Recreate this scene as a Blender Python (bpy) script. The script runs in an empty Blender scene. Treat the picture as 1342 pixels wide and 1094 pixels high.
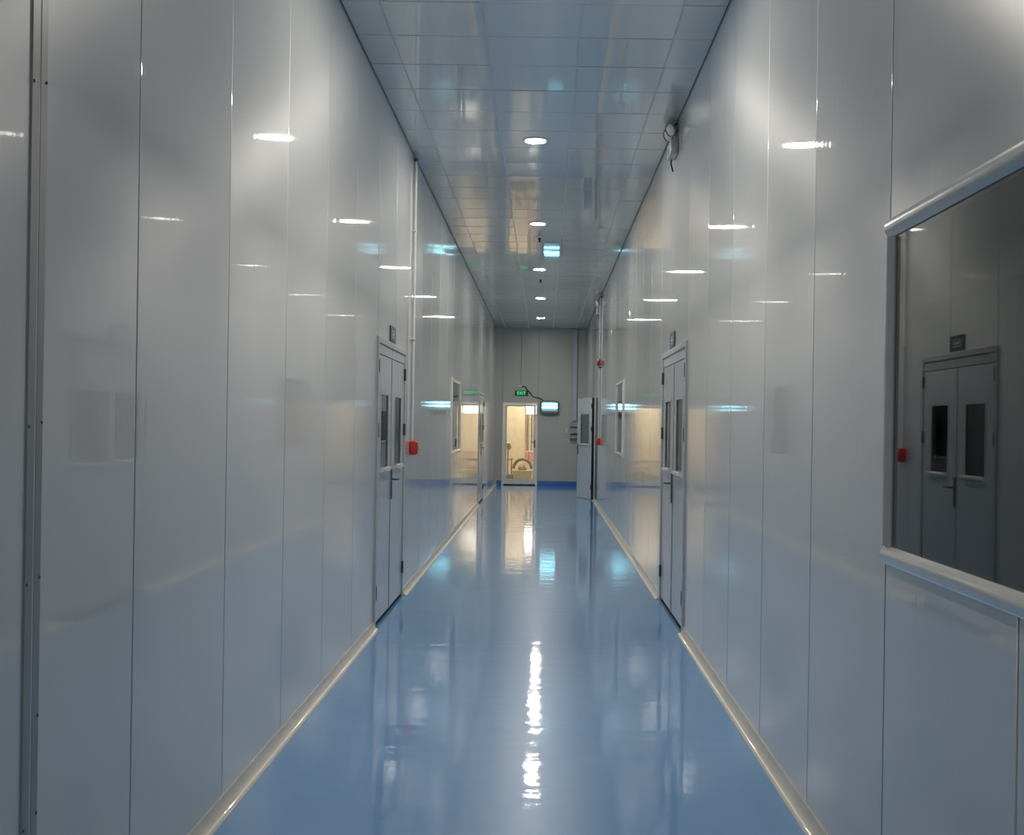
import bpy, bmesh, math, random
from mathutils import Vector, Matrix
random.seed(7)
R = math.radians
scene = bpy.context.scene
C = scene.collection

# ------------------------------------------------------------------ camera
FPX, PPX, PPY = 1543.0, 713.0, 558.0          # focal length and vanishing point in 1342x1094 pixels
EYE = 1.52
cam_d = bpy.data.cameras.new('camera')
cam_d.sensor_fit = 'HORIZONTAL'
cam_d.sensor_width = 36.0
cam_d.lens = FPX / 1342.0 * 36.0
cam_d.shift_x = -(PPX - 671.0) / 1342.0
cam_d.shift_y = (PPY - 547.0) / 1342.0
cam_d.clip_end = 200
cam = bpy.data.objects.new('camera', cam_d)
C.objects.link(cam)
cam.matrix_world = Matrix.Translation((0, 0, EYE)) @ Matrix.Rotation(R(90), 4, 'X') @ Matrix.Rotation(R(0.85), 4, 'Z')
scene.camera = cam

# ------------------------------------------------------------------ world, exposure
world = bpy.data.worlds.new('world')
scene.world = world
world.use_nodes = True
world.node_tree.nodes['Background'].inputs[0].default_value = (0.5, 0.55, 0.6, 1)
world.node_tree.nodes['Background'].inputs[1].default_value = 0.02
scene.view_settings.view_transform = 'Standard'
scene.view_settings.look = 'None'
scene.view_settings.gamma = 1.0
scene.view_settings.use_curve_mapping = False
scene.view_settings.exposure = 0.22
scene.cycles.max_bounces = 8
scene.cycles.transmission_bounces = 6
LAMP_POWER = 420.0          # radiance of the downlight diffusers

# ------------------------------------------------------------------ dimensions
XL, XR = -1.24, 1.05       # wall faces
ZC = 4.0                   # ceiling
YB, YF = -4.0, 30.0        # back and far wall
LAMP_X = -0.11
DOORS = (8.68, 10.42)

# ------------------------------------------------------------------ materials
def new_mat(name):
    m = bpy.data.materials.new(name)
    m.use_nodes = True
    nt = m.node_tree
    return m, nt, nt.nodes['Principled BSDF']

def link(nt, a, b):
    nt.links.new(a, b)

def world_pos(nt, scale):
    g = nt.nodes.new('ShaderNodeNewGeometry')
    v = nt.nodes.new('ShaderNodeVectorMath'); v.operation = 'MULTIPLY'
    v.inputs[1].default_value = scale
    link(nt, g.outputs['Position'], v.inputs[0])
    return v.outputs[0]

def noise(nt, vec, scale=1.0, detail=2.0, rough=0.5):
    n = nt.nodes.new('ShaderNodeTexNoise')
    n.inputs['Scale'].default_value = scale
    n.inputs['Detail'].default_value = detail
    n.inputs['Roughness'].default_value = rough
    link(nt, vec, n.inputs['Vector'])
    return n.outputs['Fac']

def bump(nt, height, dist, strength=1.0, normal=None):
    b = nt.nodes.new('ShaderNodeBump')
    b.inputs['Strength'].default_value = strength
    b.inputs['Distance'].default_value = dist
    link(nt, height, b.inputs['Height'])
    if normal is not None:
        link(nt, normal, b.inputs['Normal'])
    return b.outputs['Normal']

def mixcol(nt, fac, a, b):
    r = nt.nodes.new('ShaderNodeValToRGB')
    r.color_ramp.elements[0].color = (*a, 1); r.color_ramp.elements[1].color = (*b, 1)
    r.color_ramp.elements[0].position = 0.3; r.color_ramp.elements[1].position = 0.7
    link(nt, fac, r.inputs[0])
    return r.outputs[0]

def plain(name, col, rough=0.4, metal=0.0, var=0.06, scale=8.0, coat=0.0, bumpd=0.0):
    m, nt, p = new_mat(name)
    vec = world_pos(nt, (1, 1, 1))
    f = noise(nt, vec, scale, 3)
    c = mixcol(nt, f, tuple(x * (1 - var) for x in col), tuple(min(1, x * (1 + var)) for x in col))
    link(nt, c, p.inputs['Base Color'])
    p.inputs['Roughness'].default_value = rough
    p.inputs['Metallic'].default_value = metal
    p.inputs['Coat Weight'].default_value = coat
    p.inputs['Coat Roughness'].default_value = 0.05
    if bumpd:
        link(nt, bump(nt, f, bumpd), p.inputs['Normal'])
    return m

def emissive(name, col, strength):
    m, nt, p = new_mat(name)
    vec = world_pos(nt, (1, 1, 1))
    c = mixcol(nt, noise(nt, vec, 30, 1), tuple(x * 0.97 for x in col), col)
    link(nt, c, p.inputs['Emission Color'])
    p.inputs['Base Color'].default_value = (*[0.6 * x if max(col) < 1 or col[0] < 0.2 else 0.8 for x in col], 1)
    p.inputs['Emission Strength'].default_value = strength
    return m

def panel_mat(name, col, tangent, spread, rough, coat_rough, ripple, coat=1.0, ior=1.5, vary=0.0):
    """painted steel sheet: brushed, one-way wide gloss under a mirror-like lacquer with roller ripples"""
    m, nt, p = new_mat(name)
    big = noise(nt, world_pos(nt, (0.5, 0.5, 0.35)), 1.0, 3)
    c = mixcol(nt, big, tuple(x * 0.97 for x in col), tuple(x * 1.03 for x in col))
    link(nt, c, p.inputs['Base Color'])
    p.inputs['Roughness'].default_value = rough
    if vary:                                   # sheets differ a little in sheen
        oi = nt.nodes.new('ShaderNodeObjectInfo')
        mr = nt.nodes.new('ShaderNodeMapRange')
        mr.inputs['To Min'].default_value = rough - vary; mr.inputs['To Max'].default_value = rough + vary
        link(nt, oi.outputs['Random'], mr.inputs['Value']); link(nt, mr.outputs[0], p.inputs['Roughness'])
    p.inputs['Coat IOR'].default_value = 1.6
    p.inputs['IOR'].default_value = ior
    p.inputs['Anisotropic'].default_value = spread
    t = nt.nodes.new('ShaderNodeCombineXYZ')
    for i in range(3):
        t.inputs[i].default_value = tangent[i]
    link(nt, t.outputs[0], p.inputs['Tangent'])
    p.inputs['Coat Weight'].default_value = coat
    p.inputs['Coat Roughness'].default_value = coat_rough
    h = noise(nt, world_pos(nt, ripple[0]), 1.0, 2)
    n1 = bump(nt, h, ripple[1])
    h2 = noise(nt, world_pos(nt, (1.6, 1.6, 0.3)), 1.0, 1)
    n2 = bump(nt, h2, 0.0006, 1.0, n1)
    link(nt, n2, p.inputs['Coat Normal'])
    return m

M = {}
M['wall'] = panel_mat('wall_paint', (0.565, 0.58, 0.58), (0, 0, 1), 1.0, 0.43, 0.022, ((34, 34, 0.25), 0.0004), ior=2.3, vary=0.06)
M['wall_far'] = panel_mat('far_wall_paint', (0.45, 0.465, 0.43), (0, 0, 1), 0.5, 0.45, 0.25, ((22, 22, 0.5), 0.0002), coat=0.3)
M['ceiling'] = panel_mat('ceiling_tile_enamel', (0.64, 0.65, 0.61), (0, 1, 0), 0.7, 0.36, 0.03, ((9, 3, 3), 0.0003), ior=1.7)
M['white'] = plain('white_powder_coat', (0.76, 0.74, 0.69), 0.25, coat=0.9)
M['cove'] = plain('cream_cove_plastic', (0.74, 0.69, 0.60), 0.3, coat=0.4)
M['door'] = plain('door_grey_paint', (0.54, 0.565, 0.58), 0.3, coat=0.5)
M['frame'] = plain('aluminium_frame', (0.50, 0.52, 0.52), 0.35, 0.25)
M['alu'] = plain('brushed_aluminium', (0.36, 0.37, 0.36), 0.4, 0.3)
M['steel'] = plain('dark_steel', (0.13, 0.14, 0.14), 0.35, 0.6)
M['hinge'] = plain('dark_hinge_paint', (0.055, 0.06, 0.06), 0.5)
M['black'] = plain('black_plastic', (0.012, 0.014, 0.016), 0.4)
M['dark'] = plain('dark_void_board', (0.02, 0.025, 0.03), 0.8)
M['seam'] = plain('grey_sealant', (0.30, 0.31, 0.32), 0.5)
M['seam_pale'] = plain('pale_sealant', (0.72, 0.72, 0.70), 0.4)
M['runner'] = plain('pale_tile_runner', (0.58, 0.61, 0.60), 0.4)
M['red'] = plain('red_plastic', (0.62, 0.035, 0.02), 0.3, coat=0.3)
M['redark'] = plain('dark_red_enamel', (0.30, 0.02, 0.02), 0.3, coat=0.3)
M['navy'] = plain('navy_plastic', (0.035, 0.04, 0.07), 0.35)
M['signmark'] = plain('pale_sign_print', (0.55, 0.57, 0.62), 0.5)
M['pipe'] = plain('white_conduit', (0.70, 0.70, 0.68), 0.3, coat=0.3)
M['lilac'] = plain('lilac_trunking', (0.48, 0.49, 0.56), 0.4)
M['blue_skirt'] = plain('blue_skirting_epoxy', (0.035, 0.17, 0.52), 0.2, coat=0.3)
M['greybox'] = plain('grey_box_plastic', (0.33, 0.34, 0.33), 0.45)
M['room'] = plain('dark_room_paint', (0.06, 0.065, 0.068), 0.8)
M['cream'] = plain('cream_wall_paint', (0.78, 0.68, 0.50), 0.6)
M['cream_floor'] = plain('pale_floor', (0.6, 0.56, 0.47), 0.4)
M['carton'] = plain('pale_yellow_carton', (0.66, 0.60, 0.40), 0.6)
M['pink'] = plain('pink_carton', (0.66, 0.42, 0.37), 0.6, var=0.25, scale=14)
M['hose'] = plain('grey_hose_rubber', (0.34, 0.29, 0.23), 0.5)
M['lamp'] = emissive('downlight_diffuser', (1.0, 0.93, 0.83), LAMP_POWER)
M['tube'] = emissive('insect_lamp_tube', (0.30, 0.82, 1.0), 7.0)
M['green'] = emissive('exit_green_letters', (0.04, 1.0, 0.32), 0.9)
M['greendim'] = emissive('exit_green_glow', (0.0, 0.30, 0.09), 0.15)
M['roomfill'] = emissive('warm_room_fill', (1.0, 0.90, 0.74), 13.0)
M['roomfill2'] = emissive('bright_wall_light', (1.0, 0.95, 0.88), 6.0)

def glass(name, tint=(0.9, 0.95, 0.94)):
    m, nt, p = new_mat(name)
    p.inputs['Base Color'].default_value = (*tint, 1)
    p.inputs['Transmission Weight'].default_value = 1.0
    p.inputs['IOR'].default_value = 1.5
    f = noise(nt, world_pos(nt, (2, 2, 2)), 1.5, 3)
    r = nt.nodes.new('ShaderNodeMapRange')
    r.inputs['To Min'].default_value = 0.0; r.inputs['To Max'].default_value = 0.03
    link(nt, f, r.inputs['Value']); link(nt, r.outputs[0], p.inputs['Roughness'])
    return m
M['glass'] = glass('window_glass', (0.30, 0.34, 0.33))
M['clear'] = glass('clear_glass', (0.95, 0.97, 0.96))

def floor_mat():
    m, nt, p = new_mat('blue_epoxy')
    f = noise(nt, world_pos(nt, (1.2, 0.5, 1)), 1.5, 4)
    c = mixcol(nt, f, (0.115, 0.37, 0.76), (0.13, 0.40, 0.80))
    link(nt, c, p.inputs['Base Color'])
    p.inputs['Roughness'].default_value = 0.32
    p.inputs['IOR'].default_value = 1.5
    p.inputs['Coat Weight'].default_value = 1.0
    p.inputs['Coat Roughness'].default_value = 0.035
    p.inputs['Coat IOR'].default_value = 1.6
    n1 = bump(nt, noise(nt, world_pos(nt, (1.5, 4.0, 1)), 1.0, 2), 0.0018)
    n2 = bump(nt, noise(nt, world_pos(nt, (8, 10, 1)), 1.0, 4, 0.6), 0.00095, 1.0, n1)
    link(nt, n2, p.inputs['Coat Normal'])
    return m
M['floor'] = floor_mat()

# ------------------------------------------------------------------ mesh helpers (world coordinates)
WL = {}      # world location of every object made here

def obj(name, bm, mat, parent=None, smooth=None, mats=None):
    me = bpy.data.meshes.new(name)
    bmesh.ops.recalc_face_normals(bm, faces=bm.faces)
    bm.to_mesh(me); bm.free()
    vs = [v.co for v in me.vertices]
    lo = Vector([min(v[i] for v in vs) for i in range(3)])
    hi = Vector([max(v[i] for v in vs) for i in range(3)])
    c = (lo + hi) / 2
    c.z = lo.z
    me.transform(Matrix.Translation(-c))
    for mm in (mats or [mat]):
        me.materials.append(M[mm])
    if smooth:
        me.shade_smooth()
        me.set_sharp_from_angle(angle=R(smooth))
    o = bpy.data.objects.new(name, me)
    C.objects.link(o)
    place(o, c, parent)
    return o

def place(o, c, parent):
    WL[o.name] = Vector(c)
    if parent is not None:
        o.parent = parent
        o.location = Vector(c) - WL[parent.name]
    else:
        o.location = c

def thing(name, loc, label=None, cat=None, group=None, kind=None):
    o = bpy.data.objects.new(name, None)
    o.empty_display_size = 0.1
    C.objects.link(o)
    place(o, loc, None)
    return tag(o, label, cat, group, kind)

def tag(o, label=None, cat=None, group=None, kind=None):
    if label: o['label'] = label
    if cat: o['category'] = cat
    if group: o['group'] = group
    if kind: o['kind'] = kind
    return o

def box(bm, lo, hi, bev=0.0, seg=1):
    lo = [min(a, b) for a, b in zip(lo, hi)] if any(a > b for a, b in zip(lo, hi)) else list(lo)
    hi2 = [lo[i] + abs(hi[i] - lo[i]) if hi[i] >= lo[i] else hi[i] for i in range(3)]
    hi = hi2
    vs = [bm.verts.new((x, y, z)) for x in (lo[0], hi[0]) for y in (lo[1], hi[1]) for z in (lo[2], hi[2])]
    F = [(0, 1, 3, 2), (4, 6, 7, 5), (0, 4, 5, 1), (2, 3, 7, 6), (0, 2, 6, 4), (1, 5, 7, 3)]
    fs = [bm.faces.new([vs[i] for i in f]) for f in F]
    if bev:
        es = list({e for f in fs for e in f.edges})
        bmesh.ops.bevel(bm, geom=es, offset=bev, segments=seg, profile=0.5, affect='EDGES')
    return bm

def bx(a, b, bev=0.0, seg=1):
    lo = [min(p, q) for p, q in zip(a, b)]; hi = [max(p, q) for p, q in zip(a, b)]
    return box(bmesh.new(), lo, hi, bev, seg)

def tube(pts, r, n=8, bm=None):
    bm = bm or bmesh.new()
    pts = [Vector(p) for p in pts]
    rings = []
    prev = None
    for i, p in enumerate(pts):
        d = (pts[min(i + 1, len(pts) - 1)] - pts[max(i - 1, 0)]).normalized()
        if prev is None:
            a = d.orthogonal().normalized()
        else:
            a = (prev - d * prev.dot(d)).normalized()
        prev = a
        b = d.cross(a)
        rings.append([bm.verts.new(p + (a * math.cos(t) + b * math.sin(t)) * r) for t in [2 * math.pi * k / n for k in range(n)]])
    for q, w in zip(rings, rings[1:]):
        for k in range(n):
            bm.faces.new((q[k], q[(k + 1) % n], w[(k + 1) % n], w[k]))
    bm.faces.new(rings[0][::-1]); bm.faces.new(rings[-1])
    return bm

def lathe(prof, origin, axis, n=24):
    """prof: (radius, height along axis)"""
    bm = bmesh.new()
    axis = Vector(axis).normalized(); a = axis.orthogonal().normalized(); b = axis.cross(a)
    o = Vector(origin)
    rings = []
    for r, h in prof:
        if r < 1e-6:
            rings.append([bm.verts.new(o + axis * h)])
        else:
            rings.append([bm.verts.new(o + axis * h + (a * math.cos(t) + b * math.sin(t)) * r) for t in [2 * math.pi * k / n for k in range(n)]])
    for q, w in zip(rings, rings[1:]):
        for k in range(n):
            if len(q) == 1 and len(w) == 1: continue
            if len(q) == 1: bm.faces.new((q[0], w[(k + 1) % n], w[k]))
            elif len(w) == 1: bm.faces.new((q[k], q[(k + 1) % n], w[0]))
            else: bm.faces.new((q[k], q[(k + 1) % n], w[(k + 1) % n], w[k]))
    if len(rings[0]) > 1: bm.faces.new(rings[0][::-1])
    if len(rings[-1]) > 1: bm.faces.new(rings[-1])
    return bm

def prism(poly, fn, t0, t1, bm=None):
    """extrude a closed 2-D outline along a third axis; fn(u, v, t) gives the point"""
    bm = bm or bmesh.new()
    A = [bm.verts.new(fn(u, v, t0)) for u, v in poly]
    B = [bm.verts.new(fn(u, v, t1)) for u, v in poly]
    n = len(poly)
    for k in range(n):
        bm.faces.new((A[k], A[(k + 1) % n], B[(k + 1) % n], B[k]))
    bm.faces.new(A[::-1]); bm.faces.new(B)
    return bm

def wx(s, d):
    """x of a point d in front of the left (-1) or right (+1) wall face"""
    return (XL if s < 0 else XR) - s * d

def wbox(s, y0, y1, z0, z1, d0, d1, bev=0.0, seg=1):
    return bx((wx(s, d0), y0, z0), (wx(s, d1), y1, z1), bev, seg)

# ------------------------------------------------------------------ openings in the walls
WIN_Z = (1.16, 2.12)
OPEN = {
    -1: [(DOORS[0], DOORS[1], 0, 2.17), (15.75, 17.25, *WIN_Z), (22.4, 24.1, 0, 2.16)],
    1: [(2.30, 3.56, *WIN_Z), (DOORS[0], DOORS[1], 0, 2.17), (15.65, 17.1, *WIN_Z), (24.32, 25.30, 0, 2.14)],
}

# ------------------------------------------------------------------ floor
floor = obj('floor', bx((XL - 0.06, YB - 0.05, -0.1), (XR + 0.06, YF + 0.1, 0.0)), 'floor')
tag(floor, 'glossy blue epoxy floor running down the corridor', 'floor', kind='structure')

# ------------------------------------------------------------------ walls of separate steel panels
def panel_bm(s, y0, y1, opens):
    bm = bmesh.new()
    g, r, T = 0.0013, 0.006, 0.05
    ys = [y0, y1]; zs = [0.0, ZC]
    cut = [o for o in opens if o[1] > y0 + 1e-4 and o[0] < y1 - 1e-4]
    for a, b, c, d in cut:
        ys += [v for v in (a, b) if y0 < v < y1]
        zs += [v for v in (c, d) if 0 < v < ZC]
    ys = sorted(set(ys)); zs = sorted(set(zs))
    for i in range(len(ys) - 1):
        ya, yb = ys[i], ys[i + 1]
        # merge stacked cells of one column into runs between openings
        runs = []
        for j in range(len(zs) - 1):
            zm = (zs[j] + zs[j + 1]) / 2; ym = (ya + yb) / 2
            if any(a < ym < b and c < zm < d for a, b, c, d in cut): continue
            if runs and abs(runs[-1][1] - zs[j]) < 1e-6: runs[-1][1] = zs[j + 1]
            else: runs.append([zs[j], zs[j + 1]])
        arc = [(math.sin(t), 1 - math.cos(t)) for t in (0, R(30), R(60), R(90))]
        poly = []
        if i == 0:
            poly += [(ya + g, -T)] + [(ya + g + r - r * math.cos(t), -r + r * math.sin(t)) for t in (0, R(30), R(60), R(90))]
        else:
            poly += [(ya, -T), (ya, 0)]
        if i == len(ys) - 2:
            poly += [(yb - g - r + r * math.sin(t), -r + r * math.cos(t)) for t in (0, R(30), R(60), R(90))] + [(yb - g, -T)]
        else:
            poly += [(yb, 0), (yb, -T)]
        for za, zb in runs:
            prism(poly, lambda u, v, t: (wx(s, v), u, t), za, zb, bm)
    for f in bm.faces:
        f.normal_update()
        f.smooth = 0.05 < abs(f.normal.x) < 0.999 and abs(f.normal.z) < 0.1
    return bm

def build_wall(s, name, start, pitch, label):
    w = thing(name, (wx(s, 0), (YB + YF) / 2, 0), label, 'wall', kind='structure')
    # sealant backing seen in the joints, cut around the openings
    edges = [start + pitch * k for k in range(-12, 40)]
    edges = [YB] + [e for e in edges if YB + 0.2 < e < YF - 0.2] + [YF]
    for a, b in zip(edges, edges[1:]):
        p = obj('wall_panel', panel_bm(s, a, b, OPEN[s]), 'wall', w)
        p.rotation_euler.z = R(random.uniform(-0.05, 0.05))
        # joint filler strip behind the gap, left out where an opening is
        cz = [(0.0, ZC)]
        for o in OPEN[s]:
            if o[0] < b < o[1]:
                cz = [q for q in [(0.0, o[2]), (o[3], ZC)] if q[1] - q[0] > 0.05]
        if b < YF:
            for za, zb in cz:
                obj('joint_filler', wbox(s, b - 0.004, b + 0.004, za, zb, -0.03, -0.004), 'seam_pale' if s < 0 else 'seam', w)
    return w

wall_l = build_wall(-1, 'wall_left', 3.576, 1.027, 'left corridor wall of glossy grey white vertical steel panels')
wall_r = build_wall(1, 'wall_right', 3.60, 1.01, 'right corridor wall of glossy grey white vertical steel panels')

# far wall (with the door opening) and the wall behind the camera
FD = (-1.07, -0.155, 2.11)       # far door: x0, x1, top
wall_f = thing('wall_far', (0, YF, 0), 'dull grey green end wall of the corridor', 'wall', kind='structure')
def far_panel(x0, x1, z0, z1):
    o = obj('wall_panel', bx((x0 + 0.002, YF, z0), (x1 - 0.002, YF + 0.03, z1), 0.003), 'wall_far', wall_f)
for a_, b_, c_ in ((XL - 0.05, FD[0], 0), (FD[0], FD[1], FD[2]), (FD[1], XR + 0.05, 0)):
    obj('backing_board', bx((a_, YF + 0.03, c_), (b_, YF + 0.068, ZC)), 'seam', wall_f)
far_panel(XL - 0.05, FD[0], 0, ZC)
far_panel(FD[0], -0.60, FD[2], ZC)
far_panel(-0.60, FD[1], FD[2], ZC)
far_panel(FD[1], 0.84, 0, ZC)
far_panel(0.84, XR + 0.05, 0, ZC)
wall_b = obj('wall_back', bx((XL - 0.05, YB - 0.08, 0), (XR + 0.05, YB, ZC)), 'wall')
tag(wall_b, 'plain grey white wall closing the corridor behind the viewer', 'wall', kind='structure')

# dark rooms behind the side walls
def shell(name, x0, x1, y0, y1, z1, mat, label, skip):
    bm = bmesh.new(); t = 0.06
    sides = {
        'x0': ((x0 - t, y0 - t, 0), (x0, y1 + t, z1)), 'x1': ((x1, y0 - t, 0), (x1 + t, y1 + t, z1)),
        'y0': ((x0, y0 - t, 0), (x1, y0, z1)), 'y1': ((x0, y1, 0), (x1, y1 + t, z1)),
        'z0': ((x0, y0, -0.1), (x1, y1, -0.001)), 'z1': ((x0, y0, z1), (x1, y1, z1 + t))}
    for k, (a, b) in sides.items():
        if k not in skip: box(bm, a, b)
    o = obj(name, bm, mat)
    return tag(o, label, 'wall', kind='structure')
shell('wall_side_room_left', -4.6, XL - 0.06, YB, YF, 3.0, 'room', 'dark room behind the windows of the left wall', ('x1',))
shell('wall_side_room_right', XR + 0.06, 4.4, YB, YF, 3.0, 'room', 'dark room behind the windows of the right wall', ('x0',))

# ------------------------------------------------------------------ ceiling of 600 mm tiles
ceil = thing('ceiling', (0, 13, ZC), 'bluish grey glossy metal tile ceiling over the corridor', 'ceiling', kind='structure')
obj('ceiling_void_board', bx((XL - 0.05, YB, ZC + 0.035), (XR + 0.05, YF + 0.05, ZC + 0.08)), 'dark', ceil)
cols = [XL + 0.006, -1.01, -0.41, 0.19, 0.79, XR - 0.006]
row0 = 6.92 - 0.6 * 18
tile_cache = {}
def tile_mesh(w, l):
    key = (round(w, 3), round(l, 3))
    if key not in tile_cache:
        bm = box(bmesh.new(), (-w / 2, -l / 2, 0), (w / 2, l / 2, 0.022), 0.003, 1)
        me = bpy.data.meshes.new('ceiling_tile'); bm.to_mesh(me); bm.free()
        me.materials.append(M['ceiling'])
        tile_cache[key] = me
    return tile_cache[key]
rows = [row0 + 0.6 * k for k in range(58)]
rows = [y for y in rows if y < YF - 0.1] + [YF]
if rows[0] > YB: rows = [YB] + rows
for ya, yb in zip(rows, rows[1:]):
    for xa, xb in zip(cols, cols[1:]):
        o = bpy.data.objects.new('ceiling_tile', tile_mesh(xb - xa - 0.003, yb - ya - 0.011))
        C.objects.link(o)
        place(o, ((xa + xb) / 2, (ya + yb) / 2, ZC + random.uniform(0, 0.0015)), ceil)
        o.rotation_euler = (R(random.uniform(-0.24, 0.24)), R(random.uniform(-0.14, 0.14)), 0)
for x in cols[1:-1]:
    obj('ceiling_runner', bx((x - 0.005, YB, ZC - 0.0020), (x + 0.005, YF, ZC + 0.004)), 'runner', ceil)
# dark shadow-gap angle where tiles meet the walls
for s in (-1, 1):
    o = obj('trim_1' if s < 0 else 'trim_2', wbox(s, YB, YF, ZC - 0.007, ZC + 0.002, 0, 0.005), 'greybox')
    tag(o, 'thin dark shadow gap trim along the top of the %s wall' % ('left' if s < 0 else 'right'), 'trim', kind='structure')

# ------------------------------------------------------------------ coved skirting, interrupted at doors
def cove_bm(s, y0, y1):
    w, h = 0.048, 0.056
    poly = [(0, 0), (0, h), (0.006, h)]
    for k in range(7):
        t = R(90) * k / 6
        poly.append((0.006 + (w - 0.006) * (1 - math.cos(t)) , 0.005 + (h - 0.005) * (1 - math.sin(t))))
    poly += [(w, 0)]
    return prism(poly, lambda u, v, t: (wx(s, u), t, v), y0, y1)
for s, nm in ((-1, 'left'), (1, 'right')):
    b = thing('baseboard_' + nm, (wx(s, 0), 13, 0), 'cream coved skirting along the foot of the %s wall' % nm, 'baseboard', kind='structure')
    ys = [YB] + [v for o in OPEN[s] if o[2] == 0 for v in o[:2]] + [YF]
    for a, c in zip(ys[::2], ys[1::2]):
        y = a
        while y < c - 0.01:                       # lengths of three metres, mitred tight
            e = min(y + 3.0, c)
            obj('cove_strip', cove_bm(s, y, e), 'cove', b, smooth=40)
            y = e
bf = thing('baseboard_far', (0, YF, 0), 'bright blue painted skirting on the end wall', 'baseboard', kind='structure')
for x0, x1 in ((XL + 0.05, FD[0]), (FD[1], XR - 0.05)):
    obj('skirting_strip', bx((x0, YF - 0.012, 0), (x1, YF, 0.115), 0.004), 'blue_skirt', bf)

# riveted aluminium joint cover near the camera on the left wall
tc = thing('trim_3', (XL, 2.86, 0), 'riveted aluminium joint cover strip on the left wall near the viewer', 'trim', kind='structure')
obj('cover_strip', wbox(-1, 2.818, 2.856, 0, ZC, 0, 0.004), 'alu', tc)
obj('cover_strip', wbox(-1, 2.866, 2.902, 0, ZC, 0, 0.004), 'alu', tc)
obj('centre_bead', wbox(-1, 2.856, 2.866, 0, ZC, 0, 0.003), 'white', tc)
for yr, zs in ((2.825, (2.33, 1.50, 1.12, 0.53, 3.1, 3.8)), (2.896, (2.345, 1.51, 1.13, 0.79, 0.55, 3.1, 3.8))):
    for z in zs:
        obj('rivet', lathe([(0.0045, 0), (0.0042, 0.0015), (0.0025, 0.003), (0, 0.0035)], (wx(-1, 0.004), yr, z), (1, 0, 0), 8), 'steel', tc, smooth=60)

# ------------------------------------------------------------------ windows
def rail_poly():
    # u across the frame (0 = glass side), v out of the wall: a slope up from the glass, a rounded nose, a flat outer face
    return [(0, -0.03), (0, 0.002), (0.012, 0.011), (0.020, 0.0165), (0.026, 0.0185), (0.032, 0.0185), (0.048, 0.0150),
            (0.053, 0.0120), (0.055, 0.0060), (0.055, 0.0005), (0.010, 0.0005), (0.010, -0.03)]

def window(n, s, y0, y1, z0, z1, label):
    w = thing('window_%d' % n, (wx(s, 0), (y0 + y1) / 2, z0), label, 'window', kind='structure')
    q = 0.012       # the frame laps inwards over the opening
    a, b, c, d = y0 + q, y1 - q, z0 + q, z1 - q
    P = rail_poly(); W = 0.055
    obj('frame_rail', prism(P, lambda u, v, t: (wx(s, v), t, c - u), a - W, b + W), 'white', w, smooth=35)
    obj('frame_rail', prism(P, lambda u, v, t: (wx(s, v), t, d + u), a - W, b + W), 'white', w, smooth=35)
    obj('frame_stile', prism(P, lambda u, v, t: (wx(s, v), a - u, t), c, d), 'white', w, smooth=35)
    obj('frame_stile', prism(P, lambda u, v, t: (wx(s, v), b + u, t), c, d), 'white', w, smooth=35)
    obj('glass_pane', wbox(s, a - 0.004, b + 0.004, c - 0.004, d + 0.004, -0.009, -0.003), 'glass', w)
    for yy in (a - W - 0.012, b + W + 0.012):
        for zz in (c - W + 0.01, d + W - 0.01):
            obj('screw', lathe([(0.004, 0), (0.0035, 0.002), (0, 0.003)], (wx(s, 0), yy, zz), (-s, 0, 0), 8), 'steel', w)
    return w
window(1, 1, *OPEN[1][0], 'large dark glazed window with white rounded frame on the near right wall')
window(2, -1, *OPEN[-1][1], 'dark glazed window with white frame halfway down the left wall')
window(3, 1, *OPEN[1][2], 'dark glazed window with white frame halfway down the right wall')

# ------------------------------------------------------------------ doors
def leaf_bm(fn, y0, y1, z0, z1, hole, T):
    bm = bmesh.new()
    a, b, c, d = hole
    for (p, q, r_, t) in ((y0, a, z0, z1), (b, y1, z0, z1), (a, b, z0, c), (a, b, d, z1)):
        vs = {}
        prism([(p, r_), (q, r_), (q, t), (p, t)], lambda u, v, w: fn(u, v, w), 0.0, -T, bm)
    bmesh.ops.remove_doubles(bm, verts=bm.verts, dist=1e-5)
    return bm

def hinge_bm(fn, y, z, h=0.095):
    bm = bmesh.new()
    prism([(y - 0.016, z - h / 2), (y + 0.016, z - h / 2), (y + 0.016, z + h / 2), (y - 0.016, z + h / 2)], fn, 0.0, 0.006, bm)
    pts = [fn(y, z - h / 2 - 0.004, 0.010), fn(y, z + h / 2 + 0.004, 0.010)]
    tube(pts, 0.009, 8, bm)
    return bm

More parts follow.
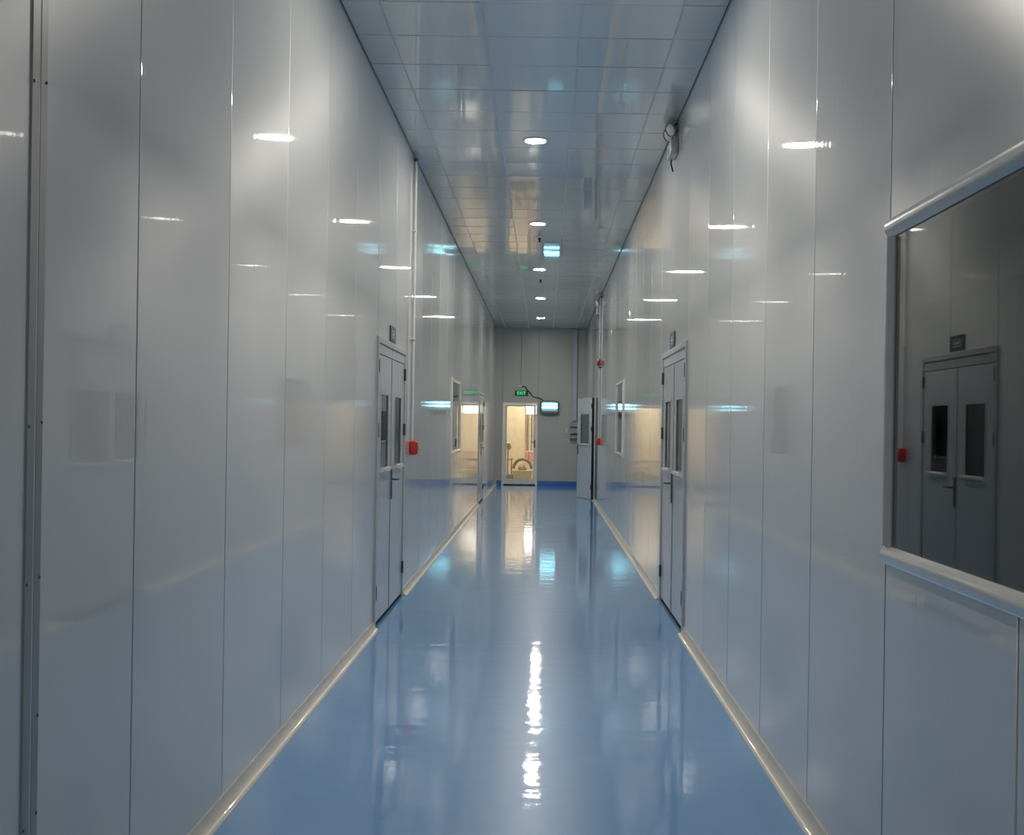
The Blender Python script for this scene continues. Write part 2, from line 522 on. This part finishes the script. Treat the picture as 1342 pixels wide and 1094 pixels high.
def leaf_parts(door, fn, y0, y1, z0, z1, hinge_y, win_f=(0.25, 0.75), wz=(1.18, 1.74), T=0.045):
    """one door leaf with its vision panel; fn(y, z, d) -> world point"""
    L = y1 - y0
    hole = (y0 + L * win_f[0], y0 + L * win_f[1], *wz)
    lf = obj('leaf', leaf_bm(fn, y0, y1, z0, z1, hole, T), 'door', door)
    a, b, c, d = hole
    e, k = 0.028, 0.003
    rim = bmesh.new()
    for (p, q, r_, t) in ((a - e, a, c, d), (b, b + e, c, d), (a - e, b + e, d, d + e)):
        prism([(p, r_), (q, r_), (q, t), (p, t)], fn, k, -0.004, rim)
    obj('vision_frame', rim, 'frame', lf)
    # rounded white ledge under the pane
    sp = [(0, 0)] + [(0.034 * math.sin(R(90) * j / 5), 0.036 * (1 - math.cos(R(90) * j / 5)) - 0.036) for j in range(6)]
    sp = [(-0.012, -0.036), (0.014, -0.036), (0.026, -0.028), (0.032, -0.015), (0.028, -0.004), (0.016, 0.002), (-0.012, 0.004)]
    obj('vision_ledge', prism(sp, lambda u, v, t: fn(t, c + v, u), a - e, b + e), 'white', lf, smooth=50)
    pane = bmesh.new()
    prism([(a - 0.001, c - 0.001), (b + 0.001, c - 0.001), (b + 0.001, d + 0.001), (a - 0.001, d + 0.001)], fn, -0.006, -0.012, pane)
    obj('glass_pane', pane, 'glass', lf)
    for z in (0.26, 1.47, 1.95):
        obj('hinge', hinge_bm(fn, hinge_y, z), 'hinge', lf, smooth=40)
    return lf

def handle(parent, fn, y, z0, z1, zl, dirn, length=0.115):
    bm = bmesh.new()
    prism([(y - 0.019, z0), (y + 0.019, z0), (y + 0.019, z1), (y - 0.019, z1)], fn, 0.0, 0.009, bm)
    h = obj('handle_plate', bm, 'steel', parent)
    lv = tube([fn(y, zl, 0.005), fn(y, zl, 0.040), fn(y + dirn * 0.008, zl, 0.050), fn(y + dirn * 0.03, zl, 0.053), fn(y + dirn * length, zl, 0.051)], 0.009, 8)
    obj('lever', lv, 'steel', parent, smooth=50)
    obj('cylinder_lock', lathe([(0.010, 0), (0.010, 0.004), (0, 0.004)], fn(y, z0 + 0.045, 0.009), Vector(fn(y, z0, 1)) - Vector(fn(y, z0, 0)), 10), 'alu', parent)

def double_door(n, s, y0, y1, zt, label):
    d = thing('door_%d' % n, (wx(s, 0), (y0 + y1) / 2, 0), label, 'door', kind='structure')
    fn = lambda y, z, dd: (wx(s, dd), y, z)
    J = 0.045
    for a, b in ((y0, y0 + J), (y1 - J, y1)):
        obj('frame_jamb', wbox(s, a, b, 0, zt, -0.05, 0.014, 0.003), 'frame', d)
    obj('frame_head', wbox(s, y0 + J, y1 - J, zt - 0.048, zt, -0.05, 0.014, 0.003), 'frame', d)
    ym = (y0 + y1) / 2
    for a, b in ((y0 + J, ym - 0.002), (ym + 0.002, y1 - J)):
        obj('head_panel', wbox(s, a, b, zt - 0.125, zt - 0.050, -0.05, 0.004, 0.002), 'frame', d)
    zb, zl = 0.030, zt - 0.130
    lf = leaf_parts(d, fn, y0 + J + 0.003, ym - 0.003, zb, zl, y0 + J)
    lg = leaf_parts(d, fn, ym + 0.003, y1 - J - 0.003, zb, zl, y1 - J)
    obj('astragal', wbox(s, ym - 0.016, ym + 0.016, zb, zl, 0.0005, 0.006, 0.002), 'frame', d)
    handle(lg, lambda y, z, dd: (wx(s, dd + 0.006), y, z), ym + 0.002, 0.91, 1.155, 1.07, 1)
    obj('threshold', wbox(s, y0 + J, y1 - J, 0.0, 0.006, -0.055, 0.0), 'dark', d)
    # backing board that closes the gap under the leaves
    obj('drop_seal', wbox(s, y0 + J, y1 - J, 0.006, 0.05, -0.060, -0.048), 'dark', d)
    return d
double_door(1, -1, *DOORS, 2.17, 'grey double door with two narrow vision panels on the near left wall')
double_door(2, 1, *DOORS, 2.17, 'grey double door with two narrow vision panels on the near right wall')
double_door(3, -1, 22.4, 24.1, 2.16, 'grey double door with two narrow vision panels at the far end of the left wall')

# single door standing ajar at the far end of the right wall
d4 = thing('door_4', (XR, 24.81, 0), 'grey single door with vision panel standing ajar into the far end of the corridor', 'door', kind='structure')
o4 = OPEN[1][3]
obj('frame_jamb', wbox(1, o4[0], o4[0] + 0.035, 0, o4[3], -0.05, 0.012, 0.003), 'frame', d4)
obj('frame_jamb', wbox(1, o4[1] - 0.035, o4[1], 0, o4[3], -0.05, 0.012, 0.003), 'frame', d4)
obj('frame_head', wbox(1, o4[0] + 0.035, o4[1] - 0.035, o4[3] - 0.04, o4[3], -0.05, 0.012, 0.003), 'frame', d4)
ang = R(17.5)
hx, hy = XR - 0.062, o4[0] + 0.040
dirv = Vector((-math.sin(ang), math.cos(ang), 0)); nrm = Vector((-math.cos(ang), -math.sin(ang), 0))
def fn4(u, z, dd):
    p = Vector((hx, hy, 0)) + dirv * u + nrm * dd
    return (p.x, p.y, z)
l4 = leaf_parts(d4, fn4, 0.0, 0.90, 0.012, 2.12, 0.0, (0.18, 0.78), (1.16, 1.78))
bm = bmesh.new()
prism([(-0.005, 0.012), (0.0, 0.012), (0.0, 2.12), (-0.005, 2.12)], fn4, 0.001, -0.046, bm)
obj('edge_gasket', bm, 'black', l4)
handle(l4, fn4, 0.85, 0.92, 1.15, 1.06, -1)

# far glazed door
d5 = thing('door_5', ((FD[0] + FD[1]) / 2, YF, 0), 'white framed full glass door in the end wall', 'door', kind='structure')
def fbox(x0, x1, z0, z1, d0, d1, bev=0.0):
    return bx((x0, YF - d0, z0), (x1, YF - d1, z1), bev)
obj('frame_jamb', fbox(FD[0], FD[0] + 0.05, 0, FD[2], -0.06, 0.025, 0.004), 'white', d5)
obj('frame_jamb', fbox(FD[1] - 0.05, FD[1], 0, FD[2], -0.06, 0.025, 0.004), 'white', d5)
obj('frame_head', fbox(FD[0] + 0.05, FD[1] - 0.05, FD[2] - 0.045, FD[2], -0.06, 0.025, 0.004), 'white', d5)
gx0, gx1, gz0, gz1 = -0.945, -0.265, 0.165, 2.005
bm = bmesh.new()
x0, x1, z0, z1 = FD[0] + 0.055, FD[1] - 0.055, 0.03, FD[2] - 0.05
for a, b in (((x0, YF + 0.045, z0), (gx0, YF + 0.005, z1)), ((gx1, YF + 0.045, z0), (x1, YF + 0.005, z1)),
             ((gx0, YF + 0.045, z0), (gx1, YF + 0.005, gz0)), ((gx0, YF + 0.045, gz1), (gx1, YF + 0.005, z1))):
    box(bm, [min(p, q) for p, q in zip(a, b)], [max(p, q) for p, q in zip(a, b)])
l5 = obj('leaf', bm, 'white', d5)
obj('glass_pane', bx((gx0 - 0.002, YF + 0.022, gz0 - 0.002), (gx1 + 0.002, YF + 0.028, gz1 + 0.002)), 'clear', l5)
fn5 = lambda x, z, dd: (x, YF + 0.005 - dd, z)
handle(l5, fn5, -0.236, 0.96, 1.16, 1.10, -1, 0.10)
obj('threshold', fbox(FD[0] + 0.05, FD[1] - 0.05, 0.0, 0.028, -0.05, 0.0), 'dark', d5)

# ------------------------------------------------------------------ bright room behind the glazed door
shell('wall_end_room', -2.2, 1.6, YF + 0.07, 36.5, 2.9, 'cream', 'cream painted room seen through the glazed end door', ('y0', 'z0'))
fl = obj('floor_end_room', bx((-2.2, YF + 0.06, -0.1), (1.6, 36.5, 0.0)), 'cream_floor')
tag(fl, 'pale floor of the bright room behind the end door', 'floor', kind='structure')
pw = obj('wall_partition', bx((-2.2, 32.9, 0), (-0.54, 33.0, 2.9)), 'cream')
tag(pw, 'cream partition wall inside the bright end room', 'wall', kind='structure')
rl = thing('unseen_fill_panel', (-0.4, 31.8, 2.85), 'unseen warm square fill light in the room behind the glazed end door', 'light')  # out of view, put in to light the end room
obj('housing', bx((-0.95, 31.2, 2.86), (0.25, 32.4, 2.90), 0.005), 'white', rl)
obj('diffuser', bx((-0.90, 31.25, 2.845), (0.20, 32.35, 2.859)), 'roomfill', rl)
rl = thing('unseen_fill_panel', (0.2, 34.6, 2.85), 'unseen square fill light added at the back of the room behind the glazed end door', 'light')  # second unseen panel, added to brighten the pipes and back wall
obj('housing', bx((-0.35, 34.0, 2.86), (0.85, 35.2, 2.90), 0.005), 'white', rl)
obj('diffuser', bx((-0.30, 34.05, 2.845), (0.80, 35.15, 2.859)), 'roomfill', rl)
wl = thing('wall_light', (-0.35, 36.4, 1.9), 'bright white light fixture high on the back wall of the end room', 'light')
obj('housing', bx((-0.58, 36.42, 1.86), (-0.15, 36.5, 2.16), 0.01), 'white', wl)
obj('diffuser', bx((-0.56, 36.405, 1.88), (-0.17, 36.419, 2.14)), 'roomfill2', wl)
for x, r_, m_ in ((-0.505, 0.010, 'hose'), (-0.445, 0.034, 'pipe'), (-0.375, 0.024, 'hose')):
    p = thing('wall_pipe', (x, 36.2, 0), {-0.505: 'thin brown vertical pipe, leftmost seen through the glazed end door',
              -0.445: 'pale vertical pipe between two brown ones behind the glazed end door',
              -0.375: 'thicker brown vertical pipe, rightmost behind the glazed end door'}[x], 'pipe', 'pipes in the end room')
    obj('pipe_run', tube([(x, 36.3, 0), (x, 36.3, 1.84)], r_, 10), m_, p, smooth=50)
    for z in (0.5, 1.2, 1.7):
        obj('pipe_clip', bx((x - r_ - 0.01, 36.29, z), (x + r_ + 0.01, 36.5, z + 0.025)), 'greybox', p)
# box, hose arch, cartons and a little stand
b1 = thing('equipment_box', (-0.57, 31.55, 0), 'low pale yellow box on the floor behind the glazed end door', 'box')
obj('box_body', bx((-0.82, 31.35, 0.07), (-0.30, 31.75, 0.30), 0.015, 2), 'carton', b1)
obj('box_lid', bx((-0.83, 31.34, 0.30), (-0.29, 31.76, 0.325), 0.006), 'carton', b1)
for x in (-0.74, -0.38):
    for y in (31.42, 31.68):
        obj('caster', lathe([(0.035, -0.015), (0.035, 0.015)], (x, y, 0.035), (1, 0, 0), 12), 'black', b1)
hz = obj('hose', tube([(-0.80 + 0.24 - 0.24 * math.cos(t), 31.55 + 0.03 * math.sin(t * 2), 0.368 + 0.25 * math.sin(t)) for t in [math.pi * k / 14 for k in range(15)]], 0.042, 10), 'hose', None, smooth=60)
tag(hz, 'brown grey hose arched over the low box behind the glazed end door', 'hose')
cl = obj('cloth_bundle', lathe([(0.0, 0.0), (0.10, 0.003), (0.125, 0.05), (0.09, 0.11), (0.05, 0.15), (0.0, 0.16)], (-0.565, 31.55, 0.327), (0, 0, 1), 14), 'pink', None, smooth=60)
tag(cl, 'small pink cloth bundle on the low box under the arched hose', 'bundle')
b2 = thing('pink_crate', (-0.40, 33.4, 0), 'pink crate on a cream plinth behind the low box in the end room', 'crate')
obj('plinth', bx((-0.53, 33.2, 0), (-0.22, 33.6, 0.50), 0.01), 'cream', b2)
obj('crate_body', bx((-0.53, 33.22, 0.50), (-0.23, 33.58, 0.80), 0.012), 'pink', b2)
for k in range(4):
    x = -0.50 + 0.08 * k
    obj('crate_rib', bx((x - 0.008, 33.205, 0.51), (x + 0.008, 33.22, 0.79)), 'redark' if k % 2 else 'pink', b2)
b3 = thing('floor_stand', (-0.94, 31.4, 0), 'slim brown metal stand with bulky top left behind the glazed end door', 'stand')
obj('post', tube([(-0.95, 31.4, 0.03), (-0.95, 31.4, 0.86)], 0.016, 8), 'hose', b3, smooth=50)
obj('post', tube([(-0.85, 31.4, 0.03), (-0.85, 31.4, 0.62)], 0.014, 8), 'hose', b3, smooth=50)
obj('head', lathe([(0.02, 0), (0.075, 0.05), (0.085, 0.13), (0.06, 0.20), (0.0, 0.22)], (-0.94, 31.4, 0.86), (0, 0, 1), 14), 'carton', b3, smooth=50)
obj('cross_bar', tube([(-1.0, 31.4, 0.60), (-0.80, 31.4, 0.63)], 0.013, 8), 'hose', b3, smooth=50)
obj('foot_box', bx((-1.03, 31.3, 0), (-0.80, 31.5, 0.22), 0.01), 'hose', b3)

# ------------------------------------------------------------------ downlights
ordinal = {10.22: 'nearest round ceiling downlight in view, above the double doors', 14.42: 'second round ceiling downlight in view from the viewer',
           18.62: 'third and middle round ceiling downlight in view', 22.82: 'fourth round ceiling downlight in view from the viewer',
           27.02: 'farthest round ceiling downlight near the end wall'}
for y in (-2.38, 6.02, 10.22, 14.42, 18.62, 22.82, 27.02):
    lab = ordinal.get(y, {6.02: 'round ceiling downlight just above the top edge of the view', 1.82: 'round ceiling downlight overhead of the viewer',
                          -2.38: 'round ceiling downlight behind the viewer'}.get(y))
    t = thing('downlight', (LAMP_X, y, ZC - 0.012), lab, 'ceiling light', 'round downlights along the corridor ceiling')
    z = ZC - 0.001
    obj('bezel', lathe([(0.088, -0.001), (0.112, -0.001), (0.113, 0.004), (0.106, 0.009), (0.096, 0.012), (0.088, 0.010), (0.088, -0.001)][:-1], (LAMP_X, y, z), (0, 0, -1), 32), 'white', t, smooth=40)
    obj('diffuser', lathe([(0.0875, 0.0), (0.0875, 0.0105), (0.05, 0.0125), (0, 0.013)], (LAMP_X, y, z), (0, 0, -1), 32), 'lamp', t, smooth=40)

# ------------------------------------------------------------------ sprinkler heads
for y, lab in ((15.45, 'small ceiling sprinkler between the second and third downlights'), (19.85, 'small dark ceiling sprinkler just beyond the third downlight')):
    t = thing('sprinkler', (-0.095, y, ZC - 0.07), lab, 'sprinkler', 'ceiling sprinklers')
    obj('escutcheon', lathe([(0.05, 0), (0.05, 0.006), (0.036, 0.014), (0.02, 0.016)], (-0.095, y, ZC - 0.001), (0, 0, -1), 20), 'white', t, smooth=40)
    obj('head_body', lathe([(0.020, 0.012), (0.020, 0.035), (0.012, 0.04), (0.012, 0.062), (0.026, 0.066), (0.026, 0.070), (0, 0.072)], (-0.095, y, ZC), (0, 0, -1), 16), 'black', t, smooth=40)

# ------------------------------------------------------------------ number plates over the doors
for s, yc, lab in ((-1, 9.55, 'small navy name plate with pale print above the left double door'), (1, 9.69, 'small navy name plate with pale print above the right double door')):
    t = thing('door_sign', (wx(s, 0), yc, 2.18), lab, 'sign', 'door name plates')
    obj('plate', wbox(s, yc - 0.165, yc + 0.165, 2.178, 2.305, 0, 0.008, 0.002), 'navy', t)
    bm = bmesh.new()
    a, b, c, d, w = yc - 0.088, yc + 0.088, 2.21, 2.272, 0.007
    for p, q, u, v in ((a, b, c, c + w), (a, b, d - w, d), (a, a + w * 1.6, c + w, d - w), (b - w * 1.6, b, c + w, d - w),
                       (yc - 0.055, yc - 0.02, 2.229, 2.253), (yc - 0.012, yc + 0.015, 2.229, 2.253), (yc + 0.024, yc + 0.055, 2.229, 2.253)):
        box(bm, (min(wx(s, 0.008), wx(s, 0.0092)), p, u), (max(wx(s, 0.008), wx(s, 0.0092)), q, v))
    obj('print', bm, 'signmark', t)

# ------------------------------------------------------------------ conduits, call points, bell
def conduit(s, y, z0, z1, r, lab, clips):
    t = thing('conduit_pipe', (wx(s, 0.02), y, z0), lab, 'conduit', 'white conduits on the walls')
    obj('pipe_run', tube([(wx(s, r + 0.004), y, z0), (wx(s, r + 0.004), y, z1)], r, 12), 'pipe', t, smooth=60)
    for z in clips:
        obj('pipe_saddle', wbox(s, y - r - 0.012, y + r + 0.012, z, z + 0.018, 0, 2 * r + 0.008, 0.003), 'pipe', t)
    obj('end_collar', lathe([(r + 0.006, 0), (r + 0.006, 0.03), (r, 0.034), (r, 0)][:3], (wx(s, r + 0.006), y, z1 - 0.034), (0, 0, 1), 12), 'steel', t)
    return t
conduit(-1, 10.93, 1.365, ZC - 0.013, 0.013, 'white conduit dropping from the ceiling beside the left double door', (2.3, 3.3))
conduit(1, 22.25, 2.80, ZC - 0.013, 0.013, 'white conduit dropping from the ceiling to the red alarm bell', (3.3,))
conduit(1, 22.25, 1.31, 2.66, 0.013, 'white conduit between the red alarm bell and the red call point', (1.9,))

def call_point(s, y, z, lab):
    t = thing('fire_call_point', (wx(s, 0), y, z - 0.065), lab, 'call point', 'red fire call points')
    obj('body', wbox(s, y - 0.062, y + 0.062, z - 0.065, z + 0.065, 0, 0.062, 0.012, 3), 'red', t, smooth=40)
    obj('cover', wbox(s, y - 0.050, y + 0.050, z - 0.053, z + 0.053, 0.060, 0.074, 0.008, 2), 'red', t, smooth=40)
    obj('push_window', wbox(s, y - 0.026, y + 0.026, z - 0.022, z + 0.026, 0.072, 0.077, 0.002), 'redark', t)
    return t
call_point(-1, 10.93, 1.298, 'red fire call point on the wall beside the left double door')
call_point(1, 22.25, 1.235, 'red fire call point on the wall beside the ajar door')
t = thing('alarm_bell', (wx(1, 0), 22.25, 2.66), 'dark red round alarm bell high on the far right wall', 'alarm bell')
obj('backplate', lathe([(0.055, 0), (0.055, 0.025), (0.03, 0.03)], (XR, 22.25, 2.73), (-1, 0, 0), 20), 'red', t, smooth=40)
obj('gong', lathe([(0.072, 0.028), (0.074, 0.034), (0.066, 0.055), (0.042, 0.070), (0.012, 0.076), (0, 0.077)], (XR, 22.25, 2.73), (-1, 0, 0), 24), 'redark', t, smooth=50)

# ------------------------------------------------------------------ twin-head emergency lights
def emergency(s, y, z, lab):
    t = thing('emergency_light', (wx(s, 0), y, z), lab, 'emergency light', 'twin emergency lights on the right wall')
    obj('housing', wbox(s, y - 0.14, y + 0.14, z, z + 0.12, 0, 0.065, 0.010, 2), 'frame', t, smooth=40)
    obj('status_panel', wbox(s, y - 0.05, y + 0.05, z + 0.02, z + 0.06, 0.064, 0.068, 0.001), 'greybox', t)
    for dy in (-0.085, 0.085):
        yk = y + dy
        br = obj('lamp_bracket', wbox(s, yk - 0.010, yk + 0.010, z + 0.118, z + 0.215, 0.026, 0.038, 0.002), 'white', t)
        ax = Vector((-s * 0.75, -0.55, -0.35))
        c0 = Vector((wx(s, 0.045), yk, z + 0.205))
        h = obj('lamp_head', lathe([(0.018, -0.03), (0.038, -0.025), (0.052, 0.005), (0.056, 0.03), (0.051, 0.033), (0.047, 0.026)], c0, ax, 20), 'greybox', t, smooth=45)
        obj('lens', lathe([(0.0465, 0.0255), (0.04, 0.029), (0.02, 0.033), (0, 0.034)], c0, ax, 20), 'white', h, smooth=50)
    obj('supply_cord', tube([(wx(s, 0.03), y + 0.10, z + 0.01), (wx(s, 0.034), y + 0.11, z - 0.03), (wx(s, 0.012), y + 0.15, z - 0.085)], 0.007, 8), 'black', t, smooth=60)
    obj('entry_gland', lathe([(0.016, 0), (0.016, 0.02), (0.008, 0.028)], (wx(s, 0.018), y - 0.05, ZC - 0.032), (0, 0, 1), 10), 'black', t)
    obj('feed_pipe', tube([(wx(s, 0.018), y - 0.05, z + 0.11), (wx(s, 0.018), y - 0.05, ZC - 0.034)], 0.010, 8), 'pipe', t, smooth=60)
    return t
emergency(1, 9.62, 3.73, 'twin-head emergency light under the ceiling above the right double door')
emergency(1, 22.75, 3.70, 'small distant twin-head emergency light under the ceiling near the end wall')

# ------------------------------------------------------------------ exit sign
def text_mesh(body, size):
    cu = bpy.data.curves.new('letters', 'FONT')
    cu.body = body; cu.size = size; cu.extrude = 0.002; cu.align_x = 'CENTER'; cu.align_y = 'CENTER'
    cu.space_character = 1.15
    to = bpy.data.objects.new('letters', cu)
    C.objects.link(to)
    dg = bpy.context.evaluated_depsgraph_get(); dg.update()
    me = bpy.data.meshes.new_from_object(to.evaluated_get(dg))
    bpy.data.objects.remove(to); bpy.data.curves.remove(cu)
    return me
ex, ez = -0.585, 2.345
t = thing('exit_sign', (ex, YF, ez - 0.07), 'green lit exit sign on the end wall above the glazed door', 'exit sign')
obj('sign_case', bx((ex - 0.165, YF - 0.035, ez - 0.062), (ex + 0.165, YF, ez + 0.062), 0.006, 2), 'black', t)
obj('lit_face', bx((ex - 0.125, YF - 0.038, ez - 0.052), (ex + 0.120, YF - 0.0345, ez + 0.052)), 'greendim', t)
me = text_mesh('EXIT', 0.112)
me.transform(Matrix.Rotation(R(90), 4, 'X'))
lo = [min(v.co[i] for v in me.vertices) for i in range(3)]; hi = [max(v.co[i] for v in me.vertices) for i in range(3)]
me.transform(Matrix.Translation((-(lo[0] + hi[0]) / 2, 0, -(lo[2] + hi[2]) / 2)))
me.transform(Matrix.Scale(0.21 / (hi[0] - lo[0]), 4, (1, 0, 0)))
me.materials.clear(); me.materials.append(M['green'])
lt = bpy.data.objects.new('letters', me); C.objects.link(lt)
place(lt, (ex - 0.002, YF - 0.0405, ez), t)
jb = obj('junction_fitting', bx((ex - 0.07, YF - 0.03, 2.50), (ex + 0.01, YF, 2.545), 0.006, 2), 'white')
tag(jb, 'small white cable fitting on the end wall above the exit sign', 'fitting')
cb = obj('power_cord', tube([(ex + 0.01, YF - 0.02, 2.52), (ex + 0.09, YF - 0.018, 2.515), (ex + 0.13, YF - 0.05, 2.45), (ex + 0.19, YF - 0.05, 2.39), (ex + 0.24, YF - 0.03, 2.33),
                             (ex + 0.29, YF - 0.015, 2.26), (ex + 0.36, YF - 0.014, 2.235), (ex + 0.45, YF - 0.015, 2.225), (ex + 0.53, YF - 0.03, 2.19), (ex + 0.55, YF - 0.04, 2.165)], 0.011, 8), 'black', None, smooth=60)
tag(cb, 'black cable sagging from above the exit sign to the insect lamp', 'cable')

# ------------------------------------------------------------------ insect lamp with two tubes
ix, z0, z1 = 0.135, 1.82, 2.155
t = thing('insect_lamp', (ix, YF, z0), 'glowing two-tube insect lamp in a dark frame on the end wall', 'insect lamp')
def rounded(w, h, r, n=5):
    P = []
    for cx, cz, a0 in ((w / 2 - r, h / 2 - r, 0), (-w / 2 + r, h / 2 - r, 90), (-w / 2 + r, -h / 2 + r, 180), (w / 2 - r, -h / 2 + r, 270)):
        for k in range(n):
            a = R(a0 + 90 * k / (n - 1)); P.append((cx + r * math.cos(a), cz + r * math.sin(a)))
    return P
zc = (z0 + z1) / 2
obj('back_reflector', prism(rounded(0.44, 0.30, 0.05), lambda u, v, w: (ix + u, w, zc + v), YF, YF - 0.015), 'alu', t)
ring = bmesh.new()
A, B = rounded(0.49, 0.345, 0.07), rounded(0.415, 0.285, 0.05)
for Y, Z in ((YF - 0.09, 0),):
    va = [ring.verts.new((ix + u, YF - 0.09, zc + v)) for u, v in A]; vb = [ring.verts.new((ix + u, YF - 0.09, zc + v)) for u, v in B]
    vc = [ring.verts.new((ix + u, YF, zc + v)) for u, v in A]; vd = [ring.verts.new((ix + u, YF, zc + v)) for u, v in B]
    n = len(A)
    for k in range(n):
        j = (k + 1) % n
        ring.faces.new((va[k], va[j], vb[j], vb[k])); ring.faces.new((va[k], vc[k], vc[j], va[j])); ring.faces.new((vb[k], vb[j], vd[j], vd[k])); ring.faces.new((vc[k], vd[k], vd[j], vc[j]))
obj('frame', ring, 'steel', t, smooth=40)
for z in (2.075, 1.990):
    tb = obj('lamp_tube', tube([(ix - 0.195, YF - 0.055, z), (ix + 0.195, YF - 0.055, z)], 0.021, 12), 'tube', t, smooth=60)
    for sx in (-1, 1):
        obj('tube_cap', tube([(ix + sx * 0.196, YF - 0.055, z), (ix + sx * 0.2065, YF - 0.055, z)], 0.022, 12), 'white', tb, smooth=60)
obj('catch_tray', prism([(0.0, 0.0), (0.075, 0.0), (0.085, 0.05), (0.078, 0.055), (0.068, 0.01), (0.0, 0.01)], lambda u, v, w: (w, YF - u, 1.855 + v), ix - 0.20, ix + 0.20), 'alu', t)
for k in range(9):
    x = ix - 0.18 + 0.045 * k
    obj('guard_wire', tube([(x, YF - 0.088, zc - 0.145), (x, YF - 0.088, zc + 0.145)], 0.0015, 6), 'alu', t)
obj('hanging_loop', tube([(ix - 0.16, YF - 0.05, z0 - 0.002), (ix - 0.08, YF - 0.06, z0 - 0.022), (ix, YF - 0.06, z0 - 0.028), (ix + 0.08, YF - 0.06, z0 - 0.022), (ix + 0.14, YF - 0.05, z0 - 0.002)], 0.006, 8), 'steel', t, smooth=60)

# ------------------------------------------------------------------ trunking and switch boxes on the end wall
t = thing('cable_trunking', (0.77, YF, 1.66), 'lilac grey vertical cable trunking on the right of the end wall', 'trunking')
obj('trunk_base', bx((0.725, YF - 0.05, 1.66), (0.815, YF, ZC - 0.013), 0.003), 'lilac', t)
obj('trunk_cover', bx((0.720, YF - 0.06, 1.67), (0.820, YF - 0.05, ZC - 0.02), 0.003), 'lilac', t)
for za, zb, d, lab in ((1.50, 1.62, 0.08, 'upper grey switch box under the lilac trunking'), (1.335, 1.475, 0.11, 'middle grey switch box under the lilac trunking'), (1.205, 1.29, 0.13, 'lowest flat grey switch box under the lilac trunking')):
    q = thing('switch_box', (0.77, YF, za), lab, 'switch box', 'grey switch boxes on the end wall')
    obj('enclosure', bx((0.665, YF - d, za), (0.875, YF, zb), 0.008, 2), 'greybox', q)
    obj('lid', bx((0.67, YF - d - 0.008, za + 0.006), (0.87, YF - d, zb - 0.006), 0.003), 'greybox', q)
    obj('bottom_lip', bx((0.66, YF - d - 0.012, za - 0.012), (0.88, YF - 0.002, za), 0.002), 'steel', q)
q = thing('wall_switch', (0.575, YF, 1.34), 'small white wall switch beside the grey switch boxes', 'switch')
obj('backbox', bx((0.54, YF - 0.03, 1.345), (0.61, YF, 1.465), 0.004), 'white', q)
obj('rocker', bx((0.555, YF - 0.038, 1.375), (0.595, YF - 0.03, 1.435), 0.003), 'white', q)
